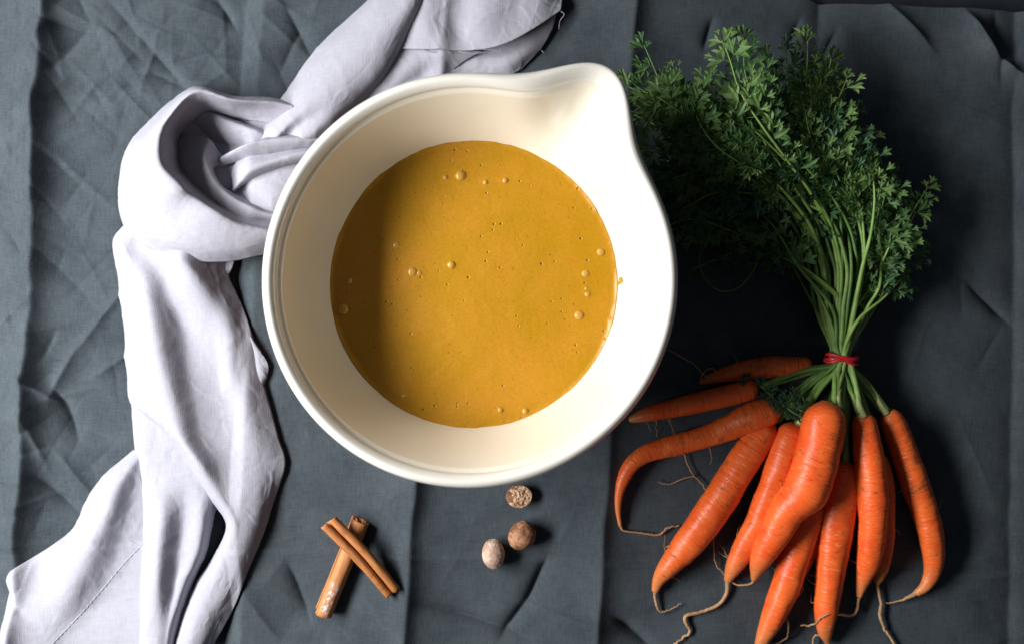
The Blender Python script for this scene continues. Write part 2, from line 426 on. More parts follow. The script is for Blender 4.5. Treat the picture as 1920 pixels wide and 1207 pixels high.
# groove under the lip fades out inside the spout; lip dips a touch there
Zm = zz[:, None]-0.6*np.clip((lift[:, None]-.35)/.65, 0, 1)*G
wob = 0.035*np.sin(ang*2+.7)+0.025*np.sin(ang*3+2)
Rm = Rm+wob[None]*np.clip(rr/9, 0, 1)[:, None]
BV = np.stack([Rm*np.cos(ang), Rm*np.sin(ang), Zm], -1)*.01
du = np.gradient(BV, axis=0); dv = np.roll(BV, -1, 1)-np.roll(BV, 1, 1)
BN = np.cross(du, dv); BN /= np.linalg.norm(BN, axis=-1, keepdims=True)+1e-12
if BN[20, 0, 2] < 0: BN = -BN
for k, mk in (('inner_wall', 'cream'), ('rim', 'rimw'), ('outer_wall', 'brown')):
    a, e = cuts[k]; n = e-a
    F = [(i*NA+j, (i+1)*NA+j, (i+1)*NA+(j+1) % NA, i*NA+(j+1) % NA) for i in range(n-1) for j in range(NA)]
    nm = BN[a:e].reshape(-1, 3)
    v = BV[a:e].reshape(-1, 3)
    f0 = F[len(F)//2]; fn = np.cross(v[f0[1]]-v[f0[0]], v[f0[3]]-v[f0[0]])
    if np.dot(fn, nm[f0[0]]) < 0: F = [f[::-1] for f in F]
    ob = mesh_obj(k, v, F, M[mk], bowl)
    if k != 'outer_wall': ob.data.normals_split_custom_set_from_vertices([tuple(map(float, q)) for q in nm])

# ------------------------------------------------------------------ soup
ZS = 5.52+BZ
RS = 10.28
def soup_xy(px, py):
    p = P(px, py, ZS)*100
    return p[0]-BC[0], p[1]-BC[1]
bubbles = [(863, 330, 9), (910, 342, 5), (947, 339, 6), (835, 333, 5), (743, 459, 7), (773, 510, 9), (786, 512, 5), (846, 497, 8), (1126, 473, 7), (1097, 513, 8),
           (1101, 552, 5), (1085, 591, 8), (643, 580, 10), (655, 527, 7), (985, 770, 5.5), (938, 768, 5), (1143, 602, 4.5), (1099, 541, 4), (757, 742, 5)]
pits = [(853, 281), (853, 288), (876, 284), (813, 287), (846, 302), (772, 313), (902, 310), (938, 308), (975, 340), (994, 349), (813, 350), (833, 368), (912, 362), (1083, 354), (1076, 390),
        (749, 406), (735, 478), (746, 485), (924, 431), (967, 450), (915, 473), (939, 420), (902, 443), (1015, 495), (1040, 490), (1101, 488), (1016, 496), (823, 508), (746, 525), (789, 520), (724, 566), (735, 570),
        (1034, 565), (1053, 584), (1145, 596), (1132, 620), (1134, 634), (1075, 654), (1079, 646), (772, 689), (778, 692), (857, 756), (857, 762), (878, 755), (977, 782), (963, 709), (943, 722), (1117, 675), (1098, 700), (1079, 723), (843, 644), (770, 625), (650, 548), (640, 517), (641, 555), (666, 655), (815, 760), (794, 767), (1110, 392), (878, 520), (1121, 700), (1053, 560)]
pits += [(885+R.uniform(-235, 235), 535+R.uniform(-235, 235)) for _ in range(16)]
ns = 430
g = np.linspace(-RS-.1, RS+.1, ns); SX, SY = np.meshgrid(g, g, indexing='ij')
rad = np.hypot(SX, SY)
SZ = 0.016*vnoise(SX*.9, SY*.9, seed=21)+0.005*vnoise(SX*3.1, SY*3.1, seed=22)
th_ = np.arctan2(SY, SX)
SZ += (0.12+.07*vnoise(np.cos(th_)*4, np.sin(th_)*4, seed=23)+.05*vnoise(np.cos(th_)*15, np.sin(th_)*15, seed=24))*np.clip((rad-(RS-.4))/.4, 0, 1)**2
for (px, py, r_) in bubbles:
    x, y = soup_xy(px, py); d = np.hypot(SX-x, SY-y); rc = r_/26.5
    SZ += 0.035*np.exp(-(d/(rc*1.7))**2)
for (px, py) in pits:
    x, y = soup_xy(px, py); d = np.hypot(SX-x, SY-y); rc = R.uniform(.030, .060)
    SZ -= R.uniform(.12, .20)*np.exp(-(d/rc)**2)
    SZ += .012*np.exp(-((d-rc*2)/(rc*.8))**2)
# squash the square grid onto the disc
sq = np.maximum(np.abs(SX), np.abs(SY)); 
soup = empty('carrot_soup', (BC[0]*.01, BC[1]*.01, ZS*.01))
tag(soup, 'thick golden orange carrot soup with bubbles filling the cream bowl', 'soup')
keep = rad < RS+.06
idx = -np.ones(ns*ns, int); kf = keep.ravel(); idx[kf] = np.arange(kf.sum())
sv = np.stack([SX, SY, SZ], -1).reshape(-1, 3)[kf]*.01
i0 = (np.arange(ns-1)[:, None]*ns+np.arange(ns-1)[None]).ravel()
q = np.stack([i0, i0+ns, i0+ns+1, i0+1], 1); q = idx[q]; q = q[(q >= 0).all(1)]
me = bpy.data.meshes.new('soup_surface')
me.vertices.add(len(sv)); me.vertices.foreach_set('co', sv.astype(np.float32).ravel())
me.loops.add(q.size); me.loops.foreach_set('vertex_index', q.astype(np.int32).ravel())
me.polygons.add(len(q)); me.polygons.foreach_set('loop_start', np.arange(0, q.size, 4, dtype=np.int32))
me.polygons.foreach_set('use_smooth', np.ones(len(q), dtype=bool))
me.update(calc_edges=True); me.validate(); me.materials.append(M['soup'])
link(bpy.data.objects.new('soup_surface', me), soup)
def dome(r, hgt, nr=8, na=20):
    v = [(0, 0, hgt)]; f = []
    for i in range(1, nr+1):
        p = i/nr*math.pi*.5
        for j in range(na):
            a = 2*math.pi*j/na; v.append((r*math.sin(p)*math.cos(a), r*math.sin(p)*math.sin(a), hgt*math.cos(p)))
    for j in range(na): f.append((0, 1+j, 1+(j+1) % na))
    for i in range(nr-1):
        for j in range(na):
            f.append((1+i*na+j, 1+(i+1)*na+j, 1+(i+1)*na+(j+1) % na, 1+i*na+(j+1) % na))
    return v, f
for (px, py, r_) in bubbles:
    x, y = soup_xy(px, py); rc = r_/26.5*.01
    v, f = dome(rc*R.uniform(.8, 1.1), rc*R.uniform(.45, .7))
    ob = mesh_obj('bubble', v, f, M['bubble'], soup); ob.location = (x*.01, y*.01, 0.0001)
# smear of soup left on the inner wall
v = []; f = []; nr_, na_ = 6, 22
for ring in range(nr_):
    for j in range(na_):
        an = 2*math.pi*j/na_; q_ = ring/(nr_-1)
        lob = 1+.35*math.sin(an*2+.6)+.22*math.sin(an*3+1.9)+.12*math.sin(an*7)
        a_ = math.radians(1.0)+math.radians(1.15*q_*lob*math.cos(an)*1.0); zc = 6.05+.42*q_*lob*math.sin(an)
        rw = np.interp(zc, [5.7, 7.7], [10.32, 11.02])-.035+.05*q_**3
        v.append((rw*math.cos(a_)*.01, rw*math.sin(a_)*.01, (zc-5.52)*.01))
for ring in range(nr_-1):
    for j in range(na_): f.append((ring*na_+j, ring*na_+(j+1) % na_, (ring+1)*na_+(j+1) % na_, (ring+1)*na_+j))
mesh_obj('soup_smear', v, f, M['soup'], soup)

# ------------------------------------------------------------------ towel
TV, TF = [], []
def patch(rows, nu=16, nv=15, amp=.048, seed=0, fray=0.0):
    rows = np.array([[P(*p) for p in r] for r in rows])          # (r,c,3)
    rows = np.array([catmull(r, (rows.shape[1]-1)*nv+1) for r in rows])
    nr = (rows.shape[0]-1)*nu+1
    g = np.stack([catmull(rows[:, j], nr) for j in range(rows.shape[1])], 1)
    hc = cloth_h(g[..., 0].ravel()*100*PXCM+960, 603.5-g[..., 1].ravel()*100*PXCM).reshape(g.shape[:2])
    g[..., 2] += .01*np.maximum(hc, 0)*np.clip(1.15-g[..., 2]/.03, 0, 1)
    du = np.gradient(g, axis=0); dv = np.gradient(g, axis=1)
    n = np.cross(dv, du); n /= np.linalg.norm(n, axis=-1, keepdims=True)+1e-12
    X, Y, Z = g[..., 0]*100, g[..., 1]*100, g[..., 2]*100
    w = vnoise(X*.8, Y*.5, Z*.8, seed=seed)*.6+vnoise(X*1.9, Y*1.2, Z*1.9, seed=seed+1)*.3
    w2 = np.abs(vnoise(X*.55+Y*.3, Y*.4-X*.2, Z*.5, seed=seed+2)); w3 = np.abs(vnoise(X*.9-Y*.35, Y*.33+X*.1, Z*.4, seed=seed+3)); w4 = np.abs(vnoise(X*.5+Y*.5, Y*.5-X*.55, Z*.4, seed=seed+4))
    w = w*.8-.75*np.exp(-w2/.05)-.55*np.exp(-w3/.05)+.6*np.exp(-w4/.04)   # thin pressed creases
    g = g+n*(w*amp*.01)[..., None]
    g[..., 2] = np.maximum(g[..., 2], .0006+.01*np.maximum(hc, 0)*.9)
    base = len(TV); a, b_ = g.shape[:2]
    TV.extend(g.reshape(-1, 3))
    for i in range(a-1):
        for j in range(b_-1):
            k = base+i*b_+j; TF.append((k, k+1, k+b_+1, k+b_))
# long tail hanging down the cloth
patch([[(240,415,.8),(255,420,1.4),(280,430,1.9),(320,440,2.2),(365,445,2.0),(400,450,1.5),(425,460,.6)],
 [(212,454,.7),(228,459,1.5),(262,467,1.4),(305,474,1.9),(342,482,2.9),(390,500,1.5),(428,515,.3)],
 [(224,530,.2),(243,530,1.7),(272,530,2.5),(318,540,1.9),(362,525,2.6),(408,540,1.4),(445,555,.3)],
 [(235,620,.2),(252,620,1.8),(288,620,2.9),(345,620,1.5),(392,620,1.7),(432,620,1.8),(474,620,.3)],
 [(240,700,.2),(260,700,1.9),(304,700,3.0),(356,700,1.7),(405,700,1.3),(440,700,1.7),(492,700,.3)],
 [(246,755,.2),(275,762,1.9),(322,765,3.0),(370,765,1.9),(420,765,1.3),(462,765,1.5),(510,765,.3)],
 [(300,800,.8),(318,812,2.1),(340,818,3.0),(382,820,2.0),(432,820,1.4),(478,820,1.3),(525,820,.3)],
 [(350,868,.9),(358,866,2.3),(372,866,3.0),(408,868,2.1),(450,868,1.5),(492,870,1.2),(537,868,.3)],
 [(392,930,.9),(396,926,2.0),(408,926,2.3),(430,930,2.0),(460,935,1.7),(490,935,1.3),(517,932,.3)],
 [(425,985,.6),(431,982,1.9),(440,984,2.1),(452,988,1.9),(468,992,1.6),(482,998,1.1),(495,1000,.3)],
 [(396,1050,.2),(404,1050,1.2),(416,1050,1.7),(430,1053,1.7),(445,1056,1.4),(458,1060,.9),(470,1062,.3)],
 [(366,1095,.2),(376,1097,1.0),(392,1100,1.5),(410,1105,1.5),(425,1108,1.3),(438,1112,.8),(450,1115,.3)],
 [(340,1155,.2),(350,1158,1.0),(366,1160,1.5),(382,1162,1.5),(396,1166,1.2),(408,1170,.7),(420,1172,.3)],
 [(318,1230,.2),(328,1230,1.0),(345,1230,1.5),(358,1230,1.4),(370,1230,1.2),(380,1230,.7),(388,1230,.3)]], seed=10)
# second layer under it
patch([[(246,735,.1),(266,740,.5),(300,740,.6),(330,740,.6),(360,740,.5),(400,740,.3)],
 [(252,815,.15),(268,825,.9),(300,830,1.0),(335,830,1.0),(370,830,.9),(420,830,.4)],
 [(262,900,.2),(277,900,1.0),(305,900,1.3),(345,900,1.3),(380,905,1.2),(430,910,.4)],
 [(268,965,.2),(284,970,1.6),(306,970,2.1),(345,970,1.2),(380,965,1.4),(403,960,.2)],
 [(266,1040,.2),(280,1040,1.7),(299,1040,2.3),(335,1040,1.3),(370,1035,1.5),(388,1030,.2)],
 [(262,1100,.2),(277,1100,1.7),(295,1100,2.3),(325,1100,1.4),(345,1095,1.4),(362,1090,.2)],
 [(260,1170,.2),(276,1170,1.4),(295,1170,1.7),(312,1170,1.5),(325,1165,1.3),(340,1160,.2)],
 [(258,1235,.2),(272,1235,1.3),(290,1235,1.6),(303,1235,1.4),(312,1235,1.1),(322,1235,.2)]], seed=20)
# corner spread to the lower left
patch([[(252,842,.1),(258,845,.2),(264,850,.3),(270,850,.3),(285,855,.2)],
 [(195,893,.1),(208,898,1.1),(226,903,1.6),(255,905,.8),(285,910,.3)],
 [(162,945,.1),(178,952,1.3),(203,960,2.0),(240,970,.9),(285,975,.3)],
 [(130,1000,.1),(148,1008,1.2),(176,1018,2.0),(225,1030,.7),(285,1035,.3)],
 [(42,1062,.1),(80,1060,.6),(148,1065,1.9),(205,1085,.6),(285,1090,.3)],
 [(32,1105,.1),(60,1110,.6),(122,1118,1.7),(180,1135,.6),(285,1140,.4)],
 [(25,1165,.1),(45,1170,.6),(95,1175,1.0),(150,1185,.6),(285,1185,.5)],
 [(20,1235,.1),(38,1235,.5),(75,1235,.9),(130,1235,.5),(285,1235,.5)]], seed=30)
# small corner peeping out behind the tail
patch([[(440,590,.2),(455,600,.5),(470,625,.4)],[(465,640,.2),(482,655,.5),(500,672,.4)],[(470,690,.2),(490,695,.5),(506,690,.3)],[(480,760,.1),(490,740,.3),(500,712,.2)]], seed=33)
patch([[(360,480,.4),(385,500,.4),(410,525,.3)],[(400,485,.4),(410,505,.5),(418,530,.3)],[(440,480,.4),(436,500,.5),(425,520,.2)]], seed=34)
# ring of the loose knot
patch([[(600,215,.3),(600,216,1.6),(598,220,2.4),(585,232,1.8),(570,250,1.0)],
 [(530,190,.3),(529,192,2.0),(527,195,3.0),(520,210,2.4),(505,232,1.2)],
 [(440,182,.3),(440,182,2.2),(440,188,4.3),(440,205,2.6),(445,225,.6)],
 [(360,166,.3),(362,166,2.5),(367,172,5.2),(376,200,2.6),(390,222,.5)],
 [(285,225,.3),(292,228,2.2),(314,222,5.3),(326,236,2.8),(342,250,.5)],
 [(240,275,.3),(255,280,2.4),(294,265,5.4),(322,278,3.0),(334,288,.6)],
 [(225,340,.3),(245,340,2.4),(297,312,5.3),(325,317,3.2),(343,320,.8)],
 [(226,400,.4),(255,395,2.8),(332,352,5.0),(347,347,3.4),(364,342,1.0)],
 [(250,445,1.2),(290,430,3.2),(355,375,4.3),(368,368,3.2),(385,360,1.2)],
 [(330,484,1.9),(350,455,3.4),(400,402,4.2),(408,395,3.2),(415,385,1.2)],
 [(420,490,1.8),(430,465,3.0),(450,425,3.6),(450,415,2.6),(450,400,1.2)],
 [(510,475,.8),(512,455,2.0),(515,435,2.6),(512,425,2.0),(508,415,1.0)],
 [(580,460,.4),(580,445,1.2),(580,430,1.6),(575,420,1.2),(570,410,.6)]], seed=40)
# floor of the knot
patch([[(345,225,.7),(420,215,.9),(500,215,.8),(560,240,.6)],[(335,290,.6),(400,270,.5),(470,270,.6),(560,290,.5)],
 [(345,340,.6),(400,340,.6),(470,340,.6),(560,340,.5)],[(380,390,.7),(430,400,.7),(490,410,.6),(560,410,.5)]], seed=44)
# inner fold under the ring
patch([[(335,262,.8),(360,255,1.2),(392,262,1.9),(410,285,1.2),(425,300,.8)],
 [(328,305,1.0),(350,297,1.7),(380,290,2.3),(392,300,1.9),(400,318,.9)],
 [(340,345,1.1),(368,335,1.7),(398,335,2.3),(408,340,1.7),(415,350,.8)],
 [(375,390,1.2),(402,378,1.7),(428,368,2.2),(436,366,1.7),(442,364,.8)],
 [(430,420,1.2),(455,408,1.6),(485,398,1.9),(492,393,1.4),(495,388,.8)],
 [(520,430,.6),(530,420,.9),(545,412,1.1),(548,406,.8),(550,400,.4)]], seed=50)
patch([[(355,240,.4),(380,210,1.7),(405,212,1.2)],[(395,265,.4),(425,230,1.9),(450,230,1.2)],[(445,280,.4),(475,250,1.7),(495,246,1.0)],[(480,290,.3),(510,265,1.0),(520,255,.6)]], seed=47)
# two bands crossing to the roll
patch([[(396,318,.3),(400,308,.6),(406,300,.8),(414,296,.6),(420,294,.3)],
 [(435,306,1.0),(440,288,2.2),(452,276,2.7),(462,280,2.2),(466,290,1.2)],
 [(490,300,1.0),(492,282,2.3),(500,265,2.8),(505,260,2.2),(505,255,1.2)],
 [(560,288,.8),(562,275,2.0),(565,262,2.5),(566,255,2.0),(566,250,1.0)],
 [(620,285,.4),(622,275,1.2),(625,265,1.6),(626,258,1.2),(626,250,.6)]], seed=55)
patch([[(422,376,.3),(428,368,.5),(434,358,.7),(433,346,.5),(430,336,.3)],
 [(450,350,1.0),(458,338,2.0),(462,324,2.5),(455,312,2.0),(448,300,1.2)],
 [(500,330,1.0),(505,318,2.1),(508,305,2.6),(505,296,2.1),(500,285,1.2)],
 [(560,310,.8),(565,300,2.0),(568,288,2.4),(568,282,2.0),(566,275,1.0)],
 [(630,300,.4),(632,290,1.2),(634,282,1.5),(634,276,1.2),(634,270,.6)]], seed=58)
patch([[(440,345,.7),(462,318,1.0),(500,310,1.4),(560,290,1.2),(640,280,.5)],
 [(460,365,.7),(475,355,1.3),(510,345,1.9),(560,330,1.6),(640,330,.5)],
 [(465,385,.7),(480,388,1.2),(515,380,1.8),(560,370,1.5),(640,370,.5)],
 [(470,400,.4),(490,405,.7),(520,402,1.1),(560,395,.9),(640,400,.4)]], seed=60)
# roll running up behind the bowl
patch([[(735,-40,.3),(745,-35,2.0),(770,-25,2.8),(785,-20,2.9),(802,-15,2.2),(812,-10,.8)],
 [(690,5,.3),(705,10,2.2),(735,22,3.1),(755,30,3.2),(775,36,2.4),(788,40,.6)],
 [(600,88,.3),(620,98,2.3),(650,110,3.2),(685,120,3.2),(718,132,2.4),(735,138,.6)],
 [(550,155,.3),(568,163,2.4),(595,172,3.2),(628,183,3.1),(655,195,2.3),(672,205,.6)],
 [(512,215,.3),(526,223,2.2),(542,230,2.8),(562,236,2.5),(592,248,2.6),(625,262,.6)],
 [(492,246,.5),(503,252,1.8),(518,258,2.4),(535,262,1.7),(562,268,2.2),(595,285,.6)],
 [(475,268,.4),(488,272,.9),(505,278,1.2),(525,282,.9),(555,290,1.1),(585,300,.4)]], seed=70)
# cloth end lying behind the bowl
patch([[(740,-45,1.2),(800,-45,2.0),(860,-45,1.5),(920,-45,2.2),(980,-45,1.9),(1020,-45,1.6),(1048,-45,.5)],
 [(745,-5,1.6),(800,-5,2.3),(850,-5,1.5),(915,-5,2.3),(975,-10,2.0),(1022,-12,1.7),(1052,-12,.7)],
 [(745,45,1.8),(800,48,2.3),(845,48,1.4),(905,45,2.3),(962,35,2.0),(1012,20,1.8),(1054,5,.9)],
 [(742,93,1.7),(800,96,2.0),(855,98,1.7),(910,93,2.1),(955,80,2.2),(1005,52,1.9),(1052,20,1.1)]], seed=80, amp=.07)
patch([[(880,85,1.0),(930,70,1.2),(985,45,1.2),(1042,28,.9)],[(860,105,.7),(925,95,.6),(985,80,.9),(1036,55,.5)],
 [(840,122,.4),(915,120,.8),(965,115,.9),(1015,92,.3)],[(820,150,.2),(900,150,.3),(950,143,.3),(978,132,.2)]], seed=84)
patch([[(715,80,1.6),(780,92,1.5),(840,98,1.3),(905,98,1.1)],[(690,130,1.0),(760,128,1.5),(815,120,1.0),(880,112,.8)],
 [(670,175,.6),(735,165,1.2),(800,145,.5),(860,128,.5)],[(650,215,.3),(720,200,.6),(780,175,.3),(840,150,.2)]], seed=88)
tw = empty('towel', P(330, 700, 0))
tag(tw, 'lavender white cotton towel loosely knotted left of the bowl', 'towel')
body = mesh_obj('towel_cloth', TV, TF, M['towel'])
adopt(body, tw)
s = body.modifiers.new('thickness', 'SOLIDIFY'); s.thickness = 0.0009; s.offset = 0
def thread(name, pts, r, parent, material, seg=5, n=24):
    C, _ = arclen(catmull([P(*p) for p in pts], n*3), n)
    v, f, re, t = tube(C, np.full(n, r*.01), seg)
    return adopt(mesh_obj(name, v, f, material, attrs={'rest': re, 't': t}), parent)
from mathutils.bvhtree import BVHTree
tbv = BVHTree.FromPolygons([Vector(q) for q in TV], TF)
def on_towel(pts, lift=.0004, n=30):
    out = []
    for p in catmull(np.array([P(*p) for p in pts]), n):
        hit = tbv.ray_cast(Vector((p[0], p[1], .2)), Vector((0, 0, -1)))
        z = hit[0].z if hit[0] is not None else max(p[2], .001)
        out.append((p[0], p[1], z+lift))
    return np.array(out)
def seam(name, pts, r, n=90):
    C, _ = arclen(on_towel(pts, .0001, 120), n); C[:, 2] = np.convolve(np.pad(C[:, 2], 3, 'edge'), np.ones(7)/7, 'valid')+.0003
    v, f, re, t = tube(C, r*.01*(1+.35*np.sin(np.arange(n)*1.9)), 6)
    adopt(mesh_obj(name, v, f, M['towel']), tw)
seam('stitched_seam', [(262,1022,1.15),(225,1062,1.0),(190,1105,.95),(150,1152,.75),(105,1200,.8),(85,1222,.85)], .05)
for pts in ([(262,1022,1.2),(250,1015,1.3),(242,1012,1.4),(240,1008,1.4)], [(212,1078,1.1),(208,1072,1.2),(206,1076,1.2)], [(905,93,2.3),(930,95,2.2),(938,100,2.1),(936,92,2.2)],
            [(860,97,2.0),(885,101,2.1),(905,99,2.2),(915,96,2.3)], [(1052,22,1.2),(1058,28,1.2),(1050,40,1.0),(1048,55,.8)], [(1012,92,.5),(1020,100,.4)], [(298,212,.8),(293,215,.8),(294,220,.6)], [(790,93,2.2),(812,99,2.2),(830,96,2.1),(850,101,2.0)]):
    thread('loose_thread', pts, .022, tw, M['towel'], 4, 12)

# ------------------------------------------------------------------ cinnamon sticks
def ribbon_loft(center2d, thick, C, name, material, parent, seed, twist=0.0, endj=.12):
    """extrude an open 2-D bark ribbon (cm) along the axis C (n,3 m)"""
    c2 = np.array(center2d, float); t2 = np.gradient(c2, axis=0); t2 /= np.linalg.norm(t2, axis=1)[:, None]
    n2 = np.stack([-t2[:, 1], t2[:, 0]], 1)
    loop = np.r_[c2+n2*thick/2, (c2-n2*thick/2)[::-1]]
    T, N, B = frames(C); n = len(C); k = len(loop)
    s = np.r_[0, np.cumsum(np.linalg.norm(np.diff(C, axis=0), axis=1))]*100
    V = []; rest = []; face = []
    for i in range(n):
        tw_ = twist*(i/(n-1)-.5)
        l = loop.copy()
        m = len(c2); ph = np.r_[np.arange(m), np.arange(m)[::-1]]
        l = l*(1+.035*vnoise(ph*.11, np.full(k, s[i]*.55), seed=seed)[:, None])+.012*np.stack([vnoise(ph*.5, np.full(k, s[i]*1.7), seed=seed+1), vnoise(ph*.5, np.full(k, s[i]*1.7), seed=seed+2)], 1)
        # ragged lip of the bark
        x = l[:, 0]*math.cos(tw_)-l[:, 1]*math.sin(tw_); y = l[:, 0]*math.sin(tw_)+l[:, 1]*math.cos(tw_)
        e = 0
        if i == 0: e = -endj*.01*(vnoise(ph*.12, np.zeros(k), seed=seed+3))
        if i == n-1: e = endj*.01*(vnoise(ph*.12, np.zeros(k)+9, seed=seed+3))
        e = np.zeros(k)+e
        V.extend(C[i]+(x[:, None]*N[i]+y[:, None]*B[i])*.01+T[i]*e[:, None])
        rest.extend(np.stack([l[:, 0]+ph*.05, l[:, 1], np.full(k, s[i])], 1)); face.extend(np.stack([l[:, 0], l[:, 1], np.full(k, s[i])], 1))
    F = [(i*k+j, i*k+(j+1) % k, (i+1)*k+(j+1) % k, (i+1)*k+j) for i in range(n-1) for j in range(k)]
    m = len(c2)
    for j in range(m-1):
        F.append((j, k-1-j, k-2-j, j+1)); o_ = (n-1)*k; F.append((o_+j, o_+j+1, o_+k-2-j, o_+k-1-j))
    return adopt(mesh_obj(name, V, F, material, attrs={'rest': rest, 'face': face}), parent)
def spiral(cx, cy, r0, r1, a0, a1, n):
    t = np.linspace(0, 1, n); a = np.radians(a0+(a1-a0)*t); r = r0+(r1-r0)*t
    return np.stack([cx+r*np.cos(a), cy+r*np.sin(a)], 1)
# lower stick: one closed scroll
zc = .78+hz(640, 1065)
C, _ = arclen(catmull([P(606, 1150, zc), P(641, 1064, zc+.02), P(676, 975, zc)], 60), 40)
e = empty('cinnamon_stick', P(641, 1064, 0)); tag(e, 'lower cinnamon stick with pale flaking patch, lying under the other', 'cinnamon')
pr = spiral(0, 0, .36, .73, 200, 880, 60)
ribbon_loft(pr, .10, C, 'bark_scroll', M['cinnamon2'], e, 3)
# upper stick: two scrolls rolled towards each other
zt = zc+.73+.52
C, _ = arclen(catmull([P(616, 978, zt+.12), P(680, 1043, zt), P(737, 1110, zt-.75)], 60), 44)
e = empty('cinnamon_stick', P(680, 1043, 0)); tag(e, 'upper cinnamon stick with long open groove, crossing on top', 'cinnamon')
Ls = np.stack([-.31+np.linspace(.15, .37, 44)*np.cos(np.radians(np.linspace(-200, 270, 44))), np.linspace(.15, .37, 44)*np.sin(np.radians(np.linspace(-200, 270, 44)))], 1)
Rs = np.stack([.34+np.linspace(.36, .13, 40)*np.cos(np.radians(np.linspace(-90, 330, 40))), -.01+np.linspace(.36, .13, 40)*np.sin(np.radians(np.linspace(-90, 330, 40)))], 1)
pr, _ = arclen(np.r_[Ls, Rs], 90); pr[:, 1] *= -1
ribbon_loft(pr, .085, C, 'bark_scroll', M['cinnamon'], e, 13, twist=.25)

# ------------------------------------------------------------------ nutmegs
def nut(px, py, a, b_, c, rot, mk, seed, label, half=False):
    nu, nv = 48, 64
    zc = hz(px, py)+c
    e = empty('nutmeg', P(px, py, zc)*np.array([1, 1, 0])+np.array([0, 0, hz(px, py)*.01])); tag(e, label, 'nutmeg', 'nutmegs in front of the bowl')
    th = np.linspace(0, math.pi, nu)[:, None]; ph = np.linspace(0, 2*math.pi, nv, endpoint=False)[None]
    x = np.sin(th)*np.cos(ph); y = np.cos(th)+0*ph; z = np.sin(th)*np.sin(ph)
    w = 1+.022*vnoise(x*6, y*2, z*6, seed=seed)+.008*vnoise(x*13, y*4, z*13, seed=seed+1)-.030*np.exp(-np.abs(vnoise(x*4, y*1.6, z*4, seed=seed+2))/.1)
    w = w*(1+.05*y)
    w = w-.10*np.exp(-((1-y)/.025))
    X, Y, Z = x*w*a, y*w*b_, z*w*c
    if half:
        # grated face: nut is cut above its middle, face tipped to the light
        cut = .10*c
        inside = Z > cut
        Z = np.where(inside, cut+0.0*Z, Z)
    v = np.stack([X, Y, Z], -1).reshape(-1, 3)*.01
    F = [(i*nv+j, i*nv+(j+1) % nv, (i+1)*nv+(j+1) % nv, (i+1)*nv+j) for i in range(nu-1) for j in range(nv)]
    cr, sr = math.cos(math.radians(rot)), math.sin(math.radians(rot))
    M3 = Matrix(((cr, -sr, 0), (sr, cr, 0), (0, 0, 1)))
    if half: M3 = Matrix.Rotation(math.radians(8), 3, 'Y') @ M3
    def put(vv): return [M3 @ Vector(q) + Vector((0, 0, c*.01)) for q in vv]
    ob = mesh_obj('shell', put(v), F, M[mk], e)
    if half:
        nr, na = 22, 64; vv = [(0, 0, cut*.01+.0004)]; ff = []
        for i in range(1, nr+1):
            for j in range(na):
                an = 2*math.pi*j/na; q = i/nr
                xx, yy = a*.985*q*math.cos(an), b_*.985*q*math.sin(an)
                rough = (.05*float(vnoise(xx*6, yy*6, seed=91))+.035*float(vnoise(xx*13, yy*11, seed=92)))*(1 if q < .93 else .3)
                deep = -.22*math.exp(-((xx+.75*a)**2/.05+(yy-.05)**2/.12))
                vv.append((xx*.01, yy*.01, (cut+.04+rough+deep)*.01))
        for j in range(na): ff.append((0, 1+j, 1+(j+1) % na))
        for i in range(nr-1):
            for j in range(na): ff.append((1+i*na+j, 1+(i+1)*na+j, 1+(i+1)*na+(j+1) % na, 1+i*na+(j+1) % na))
        mesh_obj('grated_face', put(vv), ff, M['nut_cut'], e)
nut(925, 1039, .87, 1.16, .86, 4, 'nut_pale', 60, 'pale whole nutmeg, the lowest one before the bowl')
nut(978, 1004, 1.03, 1.16, .98, -38, 'nut_brown', 70, 'brown whole nutmeg between the pale one and the cut one')
nut(973, 930, .99, .86, .85, 5, 'nut_brown', 80, 'nutmeg grated down to a rough face, nearest the bowl', True)

